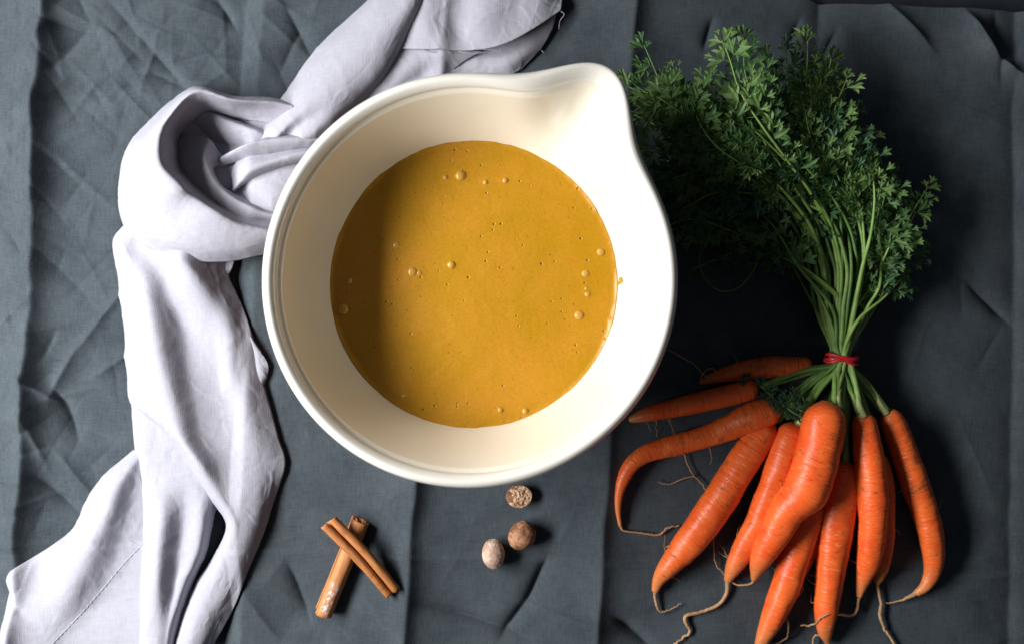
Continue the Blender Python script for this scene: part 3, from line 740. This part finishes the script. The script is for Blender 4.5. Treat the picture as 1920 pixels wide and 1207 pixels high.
# ------------------------------------------------------------------ carrots
BAND = (1578, 672)
CAR = {}
def carrot(key, pts, label, mk=0, tails=(), seed=0):
    """pts: (px,py,width_px,lift_cm)"""
    Q = []
    for (px, py, w, lift) in pts:
        lift = lift+max(0, hz(px, py))*max(0, 1-lift/1.6); z = lift
        for _ in range(3):
            r = w/2/PXCM*(70-z)/70; z = lift+r
        Q.append(np.r_[P(px, py, z), r*.01])
    raw = catmull(np.array(Q), 400); C, s = arclen(raw, 130)
    rad = np.maximum(C[:, 3], .0004); ln = s[-1]
    # rounded shoulder
    sh = rad[3]*1.0
    rad = rad*np.sqrt(np.clip(1-(1-np.clip(s/(sh), 0, 1))**2, 0.10, 1))
    rg = np.random.default_rng(seed+100)
    notches = [(rg.uniform(.05, .97)*ln*100, rg.uniform(0, 2*math.pi), rg.uniform(.5, 1.3), rg.uniform(.02, .055), rg.uniform(.04, .09)) for _ in range(34)]
    def rmod(sc, a):
        S, A = np.meshgrid(sc, a, indexing='ij')
        m = 1+.06*vnoise(np.cos(A)*1.0, np.sin(A)*1.0, S*.6, seed=seed)+.018*vnoise(np.cos(A)*2, np.sin(A)*2, S*2.2, seed=seed+1)
        for (p, ac, aw, dep, wid) in notches:
            da = np.abs((A-ac+math.pi) % (2*math.pi)-math.pi)
            m = m-dep*np.exp(-((S-p-.05*np.sin(A*2))/wid)**2)*np.exp(-(da/aw)**2)
            m = m+dep*.5*np.exp(-((S-p-wid*1.6)/wid)**2)*np.exp(-(da/aw)**2)
        return m
    v, f, re, t = tube(C[:, :3], rad, 30, rmod)
    e = empty('carrot', P(pts[len(pts)//2][0], pts[len(pts)//2][1], 0)); tag(e, label, 'carrot', 'bunch of carrots')
    off = rg.uniform(-40, 40, 3)
    adopt(mesh_obj('root', v, f, M['carrot'][mk], attrs={'rest': np.asarray(re)+off, 't': t}), e)
    CAR[key] = e
    T_, N_, B_ = frames(C[:, :3])
    for q in range(3):                                   # wispy side roots
        i = int(rg.uniform(.35, .95)*129); sd = rg.choice((-1, 1)); d0 = N_[i]*sd
        p = C[i, :3]+d0*rad[i]*.96; L_ = rg.uniform(.006, .017); pth = [p]
        dr = d0+T_[i]*rg.uniform(-.6, .6)
        for st in range(5):
            dr = dr+rg.normal(0, .45, 3)*np.array([1, 1, .25]); dr /= np.linalg.norm(dr)
            p = p+dr*L_/5; g_ = hz(p[0]*100*PXCM+960, 603.5-p[1]*100*PXCM)*.01+.0006
            p = np.array([p[0], p[1], max(g_, p[2]-.0012)]); pth.append(p)
        HC, _ = arclen(catmull(np.array(pth), 60), 22)
        hv, hf, _r, _t = tube(HC, np.linspace(.00032, .00012, 22), 5)
        adopt(mesh_obj('side_root', hv, hf, M['roothair']), e)
    for tl in tails:
        Q = np.array([np.r_[P(x, y, z+hz(x, y)*max(0, 1-z/1.6)), w*.01] for (x, y, z, w) in tl])
        n = 12*len(tl); CC, _ = arclen(catmull(Q, n*4), n)
        jit = np.stack([vnoise(np.arange(n)*.45, np.zeros(n)+i, seed=seed+7) for i in range(3)], 1)*.0006
        jit[:, 2] *= .4
        CC[:, :3] += jit*np.linspace(0, 1, n)[:, None]
        vv, ff, re, t = tube(CC[:, :3], np.maximum(CC[:, 3], .00012), 7)
        adopt(mesh_obj('root_tail', vv, ff, M['roothair']), e)
    return e
L0 = .22
carrot('front', [(1550,752,61,2.3),(1546,790,80,2.2),(1535,840,82,2.1),(1520,890,83,2.0),(1508,922,80,1.9),(1474,958,68,1.8),(1450,1005,56,1.6),(1430,1040,43,1.4),(1420,1062,29,1.2),(1413,1086,10,1.1)],
 'thick kinked carrot on top in the middle, bending left', 2, [[(1413,1084,1.4,.16),(1410,1092,1.1,.09),(1395,1096,.8,.07),(1378,1094,.6,.06),(1364,1084,.5,.05)]], 1)
carrot('left_long', [(1448,792,39,.9),(1428,818,53,.8),(1396,862,59,.7),(1362,915,62,.5),(1325,972,61,.4),(1288,1022,54,L0),(1255,1060,40,L0),(1236,1085,24,L0),(1228,1108,12,L0)],
 'long straight carrot pointing down left, second from left of the large ones', 0, [[(1228,1106,.45,.16),(1229,1125,.4,.11),(1237,1145,.3,.08),(1255,1143,.3,.05),(1278,1130,.3,.03)]], 2)
carrot('middle', [(1490,792,40,1.5),(1478,825,51,1.4),(1462,870,55,1.3),(1448,915,54,1.1),(1428,962,49,.8),(1405,1008,44,.6),(1388,1040,39,.4),(1374,1066,29,L0),(1364,1088,14,L0)],
 'carrot squeezed left of the thick kinked one, with a long curling tail', 2, [[(1364,1086,.5,.2),(1362,1112,.4,.15),(1345,1134,.35,.14),(1312,1147,.3,.13),(1288,1153,.35,.14),(1285,1163,.4,.15),(1293,1184,.3,.11),(1280,1195,.3,.09),(1255,1215,.3,.07)],
  [(1340,990,.5,.05),(1338,1020,.5,.05),(1342,1055,.4,.05),(1360,1078,.4,.05)]], 3)
carrot('bottom', [(1530,900,45,.4),(1515,960,56,.3),(1497,1020,56,L0),(1482,1070,56,L0),(1464,1120,50,L0),(1446,1165,40,L0),(1432,1192,29,L0),(1424,1210,20,L0)],
 'carrot under the thick kinked one, reaching the bottom edge of the picture', 2, [[(1470,1150,1.5,.06),(1478,1170,1.2,.06),(1474,1195,.6,.06),(1450,1210,.4,.06)], [(1505,1040,.4,.08),(1508,1065,.4,.06),(1500,1090,.4,.08),(1492,1115,.4,.05)]], 4)
carrot('centre', [(1585,862,42,.5),(1582,890,58,.4),(1575,940,63,.3),(1566,1000,63,L0),(1558,1060,56,L0),(1552,1110,48,L0),(1548,1150,40,L0),(1547,1180,29,L0),(1552,1205,10,L0)],
 'carrot pointing straight down between kinked one and right neighbour', 0, [[(1550,1195,.6,.1),(1530,1190,.6,.07),(1524,1205,.4,.07),(1530,1225,.3,.07)]], 5)
carrot('right_straight', [(1618,772,34,2.0),(1622,800,46,1.9),(1628,850,53,1.8),(1635,910,57,1.6),(1637,970,54,1.4),(1633,1020,49,1.1),(1626,1060,39,.8),(1616,1095,22,.6),(1611,1118,10,.6)],
 'straight carrot right of centre, below the pale green stalk', 2, [[(1611,1116,.8,.15),(1609,1130,.7,.11),(1607,1142,.6,.11),(1598,1153,.8,.1),(1570,1151,1.6,.08),(1545,1153,2.0,.07),(1525,1170,1.0,.07),(1500,1172,.5,.06)]], 6)
carrot('thin_behind', [(1650,850,22,.9),(1660,900,30,.7),(1662,960,32,.5),(1660,1010,32,.4),(1654,1055,28,L0),(1648,1078,22,L0),(1644,1092,12,L0)],
 'thin carrot half hidden behind the straight one on the right', 0, [[(1644,1090,.45,.15),(1649,1115,.4,.12),(1652,1132,.4,.12),(1650,1150,.4,.14),(1657,1175,.35,.11),(1668,1192,.3,.11),(1680,1215,.3,.09)]], 7)
carrot('far_right', [(1664,766,36,.9),(1676,795,45,.8),(1694,845,49,.6),(1714,900,52,.4),(1733,955,50,L0),(1746,1005,46,L0),(1751,1045,38,L0),(1747,1075,29,L0),(1735,1098,20,L0),(1718,1112,12,L0)],
 'curved carrot at the far right of the bunch', 1, [[(1720,1110,.45,.22),(1703,1119,.4,.14),(1685,1126,.3,.07),(1662,1130,.3,.05)]], 8)
carrot('left_hook', [(1462,768,48,.9),(1440,772,57,.8),(1400,786,58,.6),(1350,808,45,.4),(1300,824,40,.3),(1250,838,38,L0),(1212,850,34,L0),(1186,868,30,L0),(1170,895,24,L0),(1161,925,16,L0),(1159,955,11,L0),(1163,985,7,L0)],
 'carrot at the left whose thin end hooks downward', 1, [[(1163,984,.35,.12),(1170,994,.35,.08),(1200,998,.35,.08),(1235,1002,.3,.09),(1250,990,.4,.08),(1275,984,.3,.06)],
  [(1283,850,.4,.05),(1290,872,.35,.045),(1302,892,.35,.05),(1315,905,.35,.045),(1328,925,.4,.04)], [(1302,892,.35,.05),(1280,897,.35,.05),(1255,907,.35,.045),(1232,903,.35,.03)]], 9)
carrot('left_upper', [(1420,727,30,.9),(1400,732,40,.8),(1350,745,42,.5),(1300,756,38,.3),(1250,767,34,L0),(1215,776,28,L0),(1192,783,18,L0),(1180,787,9,L0)],
 'slim carrot at the left, touching the bowl with its tip', 0, [[(1180,787,.4,.07),(1196,780,.9,.05),(1220,776,1.35,.04)]], 10)
carrot('topmost', [(1522,688,26,.8),(1505,686,36,.7),(1460,688,42,.6),(1410,692,38,.4),(1370,699,32,.3),(1340,707,22,L0),(1320,714,12,L0),(1311,717,6,L0)],
 'short carrot lying sideways beside the red band, highest of the bunch', 1, [[(1311,717,.4,.06),(1318,700,.5,.05),(1328,691,.8,.05),(1339,692,1.0,.05),(1342,702,1.1,.05),(1330,707,1.2,.05),(1318,700,1.0,.05),(1300,682,.5,.05),(1270,665,.4,.045),(1250,655,.4,.03)]], 11)
carrot('hidden', [(1560,905,28,L0),(1548,950,34,L0),(1532,1000,34,L0),(1516,1045,24,L0),(1506,1078,10,L0)],
 'dark slender carrot glimpsed in the gap left of the centre one', 1, [[(1506,1076,.4,.08),(1500,1090,.4,.06),(1506,1104,.3,.05),(1496,1116,.3,.05)]], 12)

# ------------------------------------------------------------------ greens
def frond_mesh(C, seed, wid=1.0, npair=10, start=0.0):
    """feathery carrot leaf along the curve C (n,3 m): many small folded lobes"""
    rg = random.Random(seed); T, N, B = frames(C); n = len(C)
    V, F = [], []
    def lobe(o, d, up, ln, w):
        side = d.cross(up).normalized(); a = len(V)
        fold = up*(w*.45)
        V.extend([o, o+d*ln*.35+side*w+fold, o+d*ln*.35-side*w+fold, o+d*ln*.75+side*w*.75+fold, o+d*ln*.75-side*w*.75+fold, o+d*ln-up*w*.3, o+d*ln*.5])
        F.extend([(a, a+6, a+1), (a, a+2, a+6), (a+6, a+3, a+1), (a+6, a+2, a+4), (a+6, a+5, a+3), (a+6, a+4, a+5)])
    def stem(p, q, r):
        d = (q-p).normalized(); s1 = d.cross(Vector((0, 0, 1)))
        s1 = s1.normalized() if s1.length > 1e-4 else Vector((1, 0, 0)); s2 = d.cross(s1); a = len(V)
        for c_, rr_ in ((p, r), (q, r*.6)):
            for k in range(3): V.append(c_+(s1*math.cos(k*2.094)+s2*math.sin(k*2.094))*rr_)
        for k in range(3): F.append((a+k, a+(k+1) % 3, a+3+(k+1) % 3, a+3+k))
    roll = rg.uniform(-.5, .5)
    for ip in range(npair+1):
        t = (ip+.3)/(npair+.6); i = min(int(t*(n-1)), n-2)
        o = Vector(C[i]); d = Vector(T[i]); s = Vector(N[i]); u = Vector(B[i])
        if u.z < 0: u = -u; 
        s2 = (s*math.cos(roll)+u*math.sin(roll)); u2 = (u*math.cos(roll)-s*math.sin(roll))
        plen = wid*.024*(math.sin(math.pi*(.20+.72*t))**.8)*rg.uniform(.5, 1.25)
        sides = (-1, 1) if ip < npair else (0,)
        for sd in sides:
            dirv = (d*rg.uniform(.55, .85)+s2*sd*rg.uniform(.7, 1.0)+u2*rg.uniform(-.25, .45)).normalized() if sd else d
            if sd and rg.random() < .22: continue
            nl = max(1, int(plen/.0095)); p = o.copy()
            upn = (u2+Vector((rg.uniform(-.35, .35), rg.uniform(-.35, .35), 0))).normalized()
            end = o+dirv*plen+Vector((0, 0, -plen*rg.uniform(0, .25)))
            stem(o, end, .00042)
            for il in range(nl+1):
                q = (il+.6)/(nl+.6); pos = o.lerp(end, min(q, 1))
                for ss in ((-1, 1) if il < nl else (0,)):
                    dl = (dirv*.8+dirv.cross(upn)*ss*.85+upn*rg.uniform(-.2, .35)).normalized()
                    ln = .0142*wid**.5*(1-.4*q)*rg.uniform(.55, 1.35)
                    lobe(pos, dl, upn, ln, ln*.14)
                    c_ = pos+dl*ln*.35
                    for s3 in (-1, 1):
                        d3 = (dl*.8+dl.cross(upn)*s3*.75).normalized()
                        lobe(c_, d3, upn, ln*.6, ln*.125)
    return V, F
def stalk(owner, pts, frond_cm=9.0, r0=.21, r1=.07, wid=1.0, seed=0, mk=0, smk='stalk', npair=10):
    Q = np.array([P(*p) for p in pts]); C, s = arclen(catmull(Q, 240), 110); ln = s[-1]*100
    rad = np.interp(s/s[-1], [0, .06, .3, .7, 1], [r0*1.25, r0, r0*.9, r0*.55, r1*.5])*.01
    jit = np.stack([vnoise(s*100*.35, np.zeros(110)+k, seed=seed+k) for k in range(3)], 1)*.0009; C = C+jit*np.linspace(.2, 1, 110)[:, None]
    v, f, re, t = tube(C, rad, 8)
    so = adopt(mesh_obj('stalk', v, f, M[smk]), owner)
    k = np.searchsorted(s, max(0, (ln-frond_cm))*.01)
    if frond_cm > 0:
        V, F = frond_mesh(C[min(k, 100):], seed, wid, npair)
        fo = mesh_obj('frond', V, F, M['leaf'][mk], smooth=False)
        fo.parent = so; fo.matrix_parent_inverse = Matrix.Identity(4)
        # stalk sits at world origin offset by its own parent inverse: keep the frond in place
    return so

crowns = {'front': [(1566,760,3.6), (1575,758,3.2)], 'right_straight': [(1616,778,3.2), (1612,776,2.9)], 'far_right': [(1660,772,2.0), (1654,770,1.9)],
          'middle': [(1492,798,2.6), (1496,796,2.4)], 'left_long': [(1452,796,1.9), (1456,792,1.8)], 'left_hook': [(1464,768,1.9), (1466,762,1.8)],
          'centre': [(1585,868,1.9), (1588,866,1.8)], 'left_upper': [(1424,727,1.6)], 'thin_behind': [(1650,852,1.3)], 'bottom': [(1532,900,1.2)], 'hidden': [(1560,905,.8)]}
# tips: (tip x,y,z), approach point, frond length, width, leaf material
TIPS = [((1208,85,3.2),(1280,210,4.0),9,1.0,0), ((1182,150,2.8),(1290,235,3.6),8,.95,0), ((1262,135,3.4),(1310,260,4.2),8,.9,2), ((1180,165,3.6),(1260,200,4.4),6,.9,2), ((1290,170,4.0),(1340,270,4.8),8,.9,0),
 ((1352,78,4.0),(1405,200,5.2),9,1.0,2), ((1392,68,3.6),(1415,190,4.6),8,.8,0), ((1325,150,3.6),(1405,230,4.8),8,.9,2), ((1475,88,2.4),(1490,220,3.4),9,1.0,1), ((1515,66,3.0),(1515,190,3.8),8,.9,2),
 ((1560,108,3.0),(1535,225,4.2),8,.9,2), ((1590,140,3.4),(1560,250,4.4),8,.85,2), ((1612,205,3.6),(1590,300,4.6),8,.85,1), ((1640,255,3.4),(1615,330,4.4),7,.8,2), ((1450,150,2.4),(1480,260,3.6),9,1.0,1),
 ((1190,215,2.2),(1300,270,3.2),9,1.0,1), ((1192,280,2.0),(1310,300,2.8),9,1.0,0), ((1205,340,2.4),(1320,330,3.0),9,.9,1), ((1235,395,1.4),(1330,360,2.2),8,.9,1), ((1320,385,2.0),(1400,320,3.2),8,.9,0),
 ((1300,310,3.4),(1390,290,4.2),8,.85,2), ((1410,380,2.0),(1470,330,3.2),7,.9,0), ((1270,250,3.8),(1370,270,4.4),8,.9,0), ((1340,220,4.6),(1430,260,5.0),8,.85,0), ((1420,200,4.0),(1480,280,4.8),8,.9,1),
 ((1500,150,4.0),(1520,260,4.6),8,.9,0), ((1545,190,4.2),(1550,300,4.8),8,.85,1), ((1380,300,4.0),(1460,290,4.6),7,.9,1), ((1560,440,3.6),(1520,410,3.8),6,.7,1), ((1290,445,1.0),(1400,440,1.6),7,.7,1),
 ((1740,352,2.6),(1695,430,3.4),6,.6,2), ((1718,400,2.8),(1682,465,3.4),6,.65,0), ((1735,470,1.6),(1690,495,2.4),6,.65,0), ((1690,410,3.8),(1665,470,4.0),5,.6,0), ((1665,330,3.8),(1650,420,4.4),6,.6,0), ((1700,520,1.6),(1675,530,2.4),5,.6,1), ((1650,290,2.2),(1640,390,3.2),7,.8,1)]
TIPS += [((1230,180,1.2),(1330,250,1.6),9,1.1,1), ((1250,300,1.0),(1360,320,1.4),9,1.1,1), ((1390,130,1.4),(1430,250,1.8),9,1.1,1), ((1530,130,1.4),(1520,260,1.8),9,1.1,1), ((1600,230,1.4),(1570,330,1.8),9,1.0,1), ((1330,400,.8),(1430,370,1.2),8,1.0,1), ((1460,330,1.2),(1530,340,1.6),8,1.0,1), ((1300,200,1.4),(1400,270,1.8),9,1.1,0), ((1680,380,1.0),(1650,450,1.6),6,.8,1)]
TIPS += [((1215,240,3.2),(1310,280,3.8),8,1.0,0), ((1260,335,2.8),(1350,320,3.4),8,1.0,0), ((1330,430,2.2),(1420,400,2.8),8,.9,0), ((1215,440,2.0),(1320,415,2.4),8,.9,0), ((1300,505,1.2),(1400,470,1.6),7,.8,1), ((1372,165,3.4),(1430,260,4.0),8,.95,0),
 ((1440,118,3.0),(1470,230,3.6),8,1.0,2), ((1555,265,4.4),(1575,345,4.6),7,.9,0), ((1240,200,3.4),(1330,260,3.8),8,1.0,2), ((1465,405,2.8),(1525,385,3.2),6,.9,0), ((1500,230,4.4),(1540,310,4.6),8,.95,2), ((1620,270,3.0),(1600,350,3.6),7,.9,0), ((1280,390,2.6),(1370,360,3.2),8,1.0,1), ((1400,260,4.4),(1480,290,4.8),8,.95,2)]
order = ['front', 'right_straight', 'far_right', 'middle', 'left_long', 'left_hook', 'centre', 'left_upper', 'thin_behind', 'bottom', 'hidden']
for k, (tip, app, fl, wid, mk) in enumerate(TIPS):
    up = 1.0+.75*max(0, min(1, (1560-app[0])/200))*(1 if tip[2] > 1.9 else 0)
    tip = (tip[0], tip[1], tip[2]*up); app = (app[0], app[1], app[2]*(1+(up-1)*.7))
    right = app[0] > 1630
    key = (['right_straight', 'far_right', 'thin_behind', 'centre'] if right else order)[k % (4 if right else 11)]
    cr = crowns[key][(k//5) % len(crowns[key])]
    # place in the tied bundle: golden-angle packing
    gr = math.sqrt((k+.5)/len(TIPS)); ga = k*2.39996
    ox, oz = gr*math.cos(ga), gr*math.sin(ga)
    ox = .45*ox+.55*max(-1, min(1, (app[0]-1480)/190.0))
    bx, bz = BAND[0]+ox*20, 2.35+oz*.66
    crz = cr[2]; j = R.uniform(-4, 4)
    mid1 = ((cr[0]+bx)/2+R.uniform(-3, 3), (cr[1]+BAND[1])/2-4, (crz+bz)/2)
    fx = 1592+ox*92; fz = bz+.55+oz*.5
    pts = [(cr[0]+j, cr[1]-2, crz), mid1, (bx, BAND[1]+8, bz), (bx+ox*4, BAND[1]-24, bz), ((bx+fx)/2+ox*8, 580, (bz+fz)/2)]
    if not right:
        if tip[1] > 400 and app[0] < 1560: pts += [(1500+ox*8, 500, fz)]
        else: pts += [(fx, 490, fz), ((fx*.75+app[0]*.25)+R.uniform(-6, 6), 385+R.uniform(-15, 15), (fz*.6+app[2]*.4))]
    else: pts += [(fx*.6+app[0]*.4, 530, fz)]
    pts += [app, tip]
    stalk(CAR[key], pts, fl*1.15, R.uniform(.15, .21), .06, wid, 300+k*17, mk, 'stalk' if k % 4 else 'stalk2', 8 if fl > 6 else 6)
# a bare looping stalk near the bowl, and cut stubs
stalk(CAR['left_upper'], [(1428,727,1.8),(1500,705,2.0),(1566,680,2.2),(1560,640,2.3),(1520,560,2.3),(1472,478,2.0),(1430,470,1.8),(1415,505,1.2),(1385,540,.8),(1350,547,.8),(1322,525,.8),(1312,490,.9),(1330,455,1.0),(1390,440,1.4)], 3, .12, .05, .6, 77, 1, 'stalk2', 6)
stalk(CAR['front'], [(1568,745,3.4),(1572,690,2.9),(1590,640,3.3),(1612,520,4.2),(1632,440,4.8),(1640,380,5.0),(1636,330,4.8)], 1.6, .24, .12, .5, 81, 2, 'stalk', 4)
stalk(CAR['right_straight'], [(1616,775,3.1),(1598,690,3.0),(1585,655,3.2),(1610,600,3.9),(1655,560,3.8),(1690,520,3.2)], 1.6, .22, .08, .5, 83, 0, 'stalk', 4)
stalk(CAR['middle'], [(1496,798,2.6),(1540,720,2.6),(1565,672,2.6),(1555,600,3.0),(1510,515,3.2),(1478,475,3.0),(1430,430,2.6)], 3.5, .17, .08, .7, 85, 1, 'stalk', 6)
# leafy sprig over the carrot tops
stalk(CAR['left_hook'], [(1515,788,3.4),(1480,768,3.5),(1450,745,3.0),(1425,722,2.6),(1402,708,2.2)], 4.6, .07, .03, .34, 90, 1, 'stalk2', 5)
stalk(CAR['middle'], [(1520,780,3.3),(1500,768,3.4),(1475,758,3.3),(1462,752,3.2)], 2.4, .07, .03, .38, 92, 1, 'stalk2', 4)
# pale stubs where stalks meet the crowns
for key, (x1, y1, z1, x2, y2, z2, r) in {'front': (1571, 764, 3.5, 1574, 726, 3.2, .34), 'right_straight': (1619, 782, 3.2, 1606, 735, 2.9, .33), 'far_right': (1662, 774, 2.0, 1640, 735, 2.1, .30), 'middle': (1500, 792, 2.7, 1512, 772, 2.8, .32)}.items():
    C, _ = arclen(catmull([P(x1, y1, z1), P((x1+x2)/2-2, (y1+y2)/2, (z1+z2)/2+.1), P(x2, y2, z2)], 40), 20)
    v, f, re, t = tube(C, np.interp(np.linspace(0, 1, 20), [0, .3, 1], [r, r*.85, r*.5])*.01, 12)
    adopt(mesh_obj('crown_stub', v, f, M['crown']), CAR[key])

# ------------------------------------------------------------------ rubber band
rb = empty('rubber_band', P(BAND[0], BAND[1], 0)); tag(rb, 'red rubber band wound round the carrot stalks', 'rubber band')
for k, (dy, tilt, dz) in enumerate(((-4, 8, .0), (1, 2, .02), (5, 11, .0), (1, -7, .05))):
    a = np.linspace(0, 2*math.pi, 60)
    c0 = P(BAND[0], BAND[1]+dy, 2.35)
    rx, rz = .0112+.0003*k, .0090+dz*.01
    C = np.stack([c0[0]+rx*np.cos(a), c0[1]-np.cos(a)*rx*math.tan(math.radians(tilt))+.0006*np.sin(3*a+k), c0[2]+rz*np.sin(a)], 1)
    v, f, re, t = tube(C, np.full(60, .00115)*(1+.2*np.sin(a*5+k)), 8, caps=False)
    adopt(mesh_obj('band_loop', v, f, M['rubber']), rb)
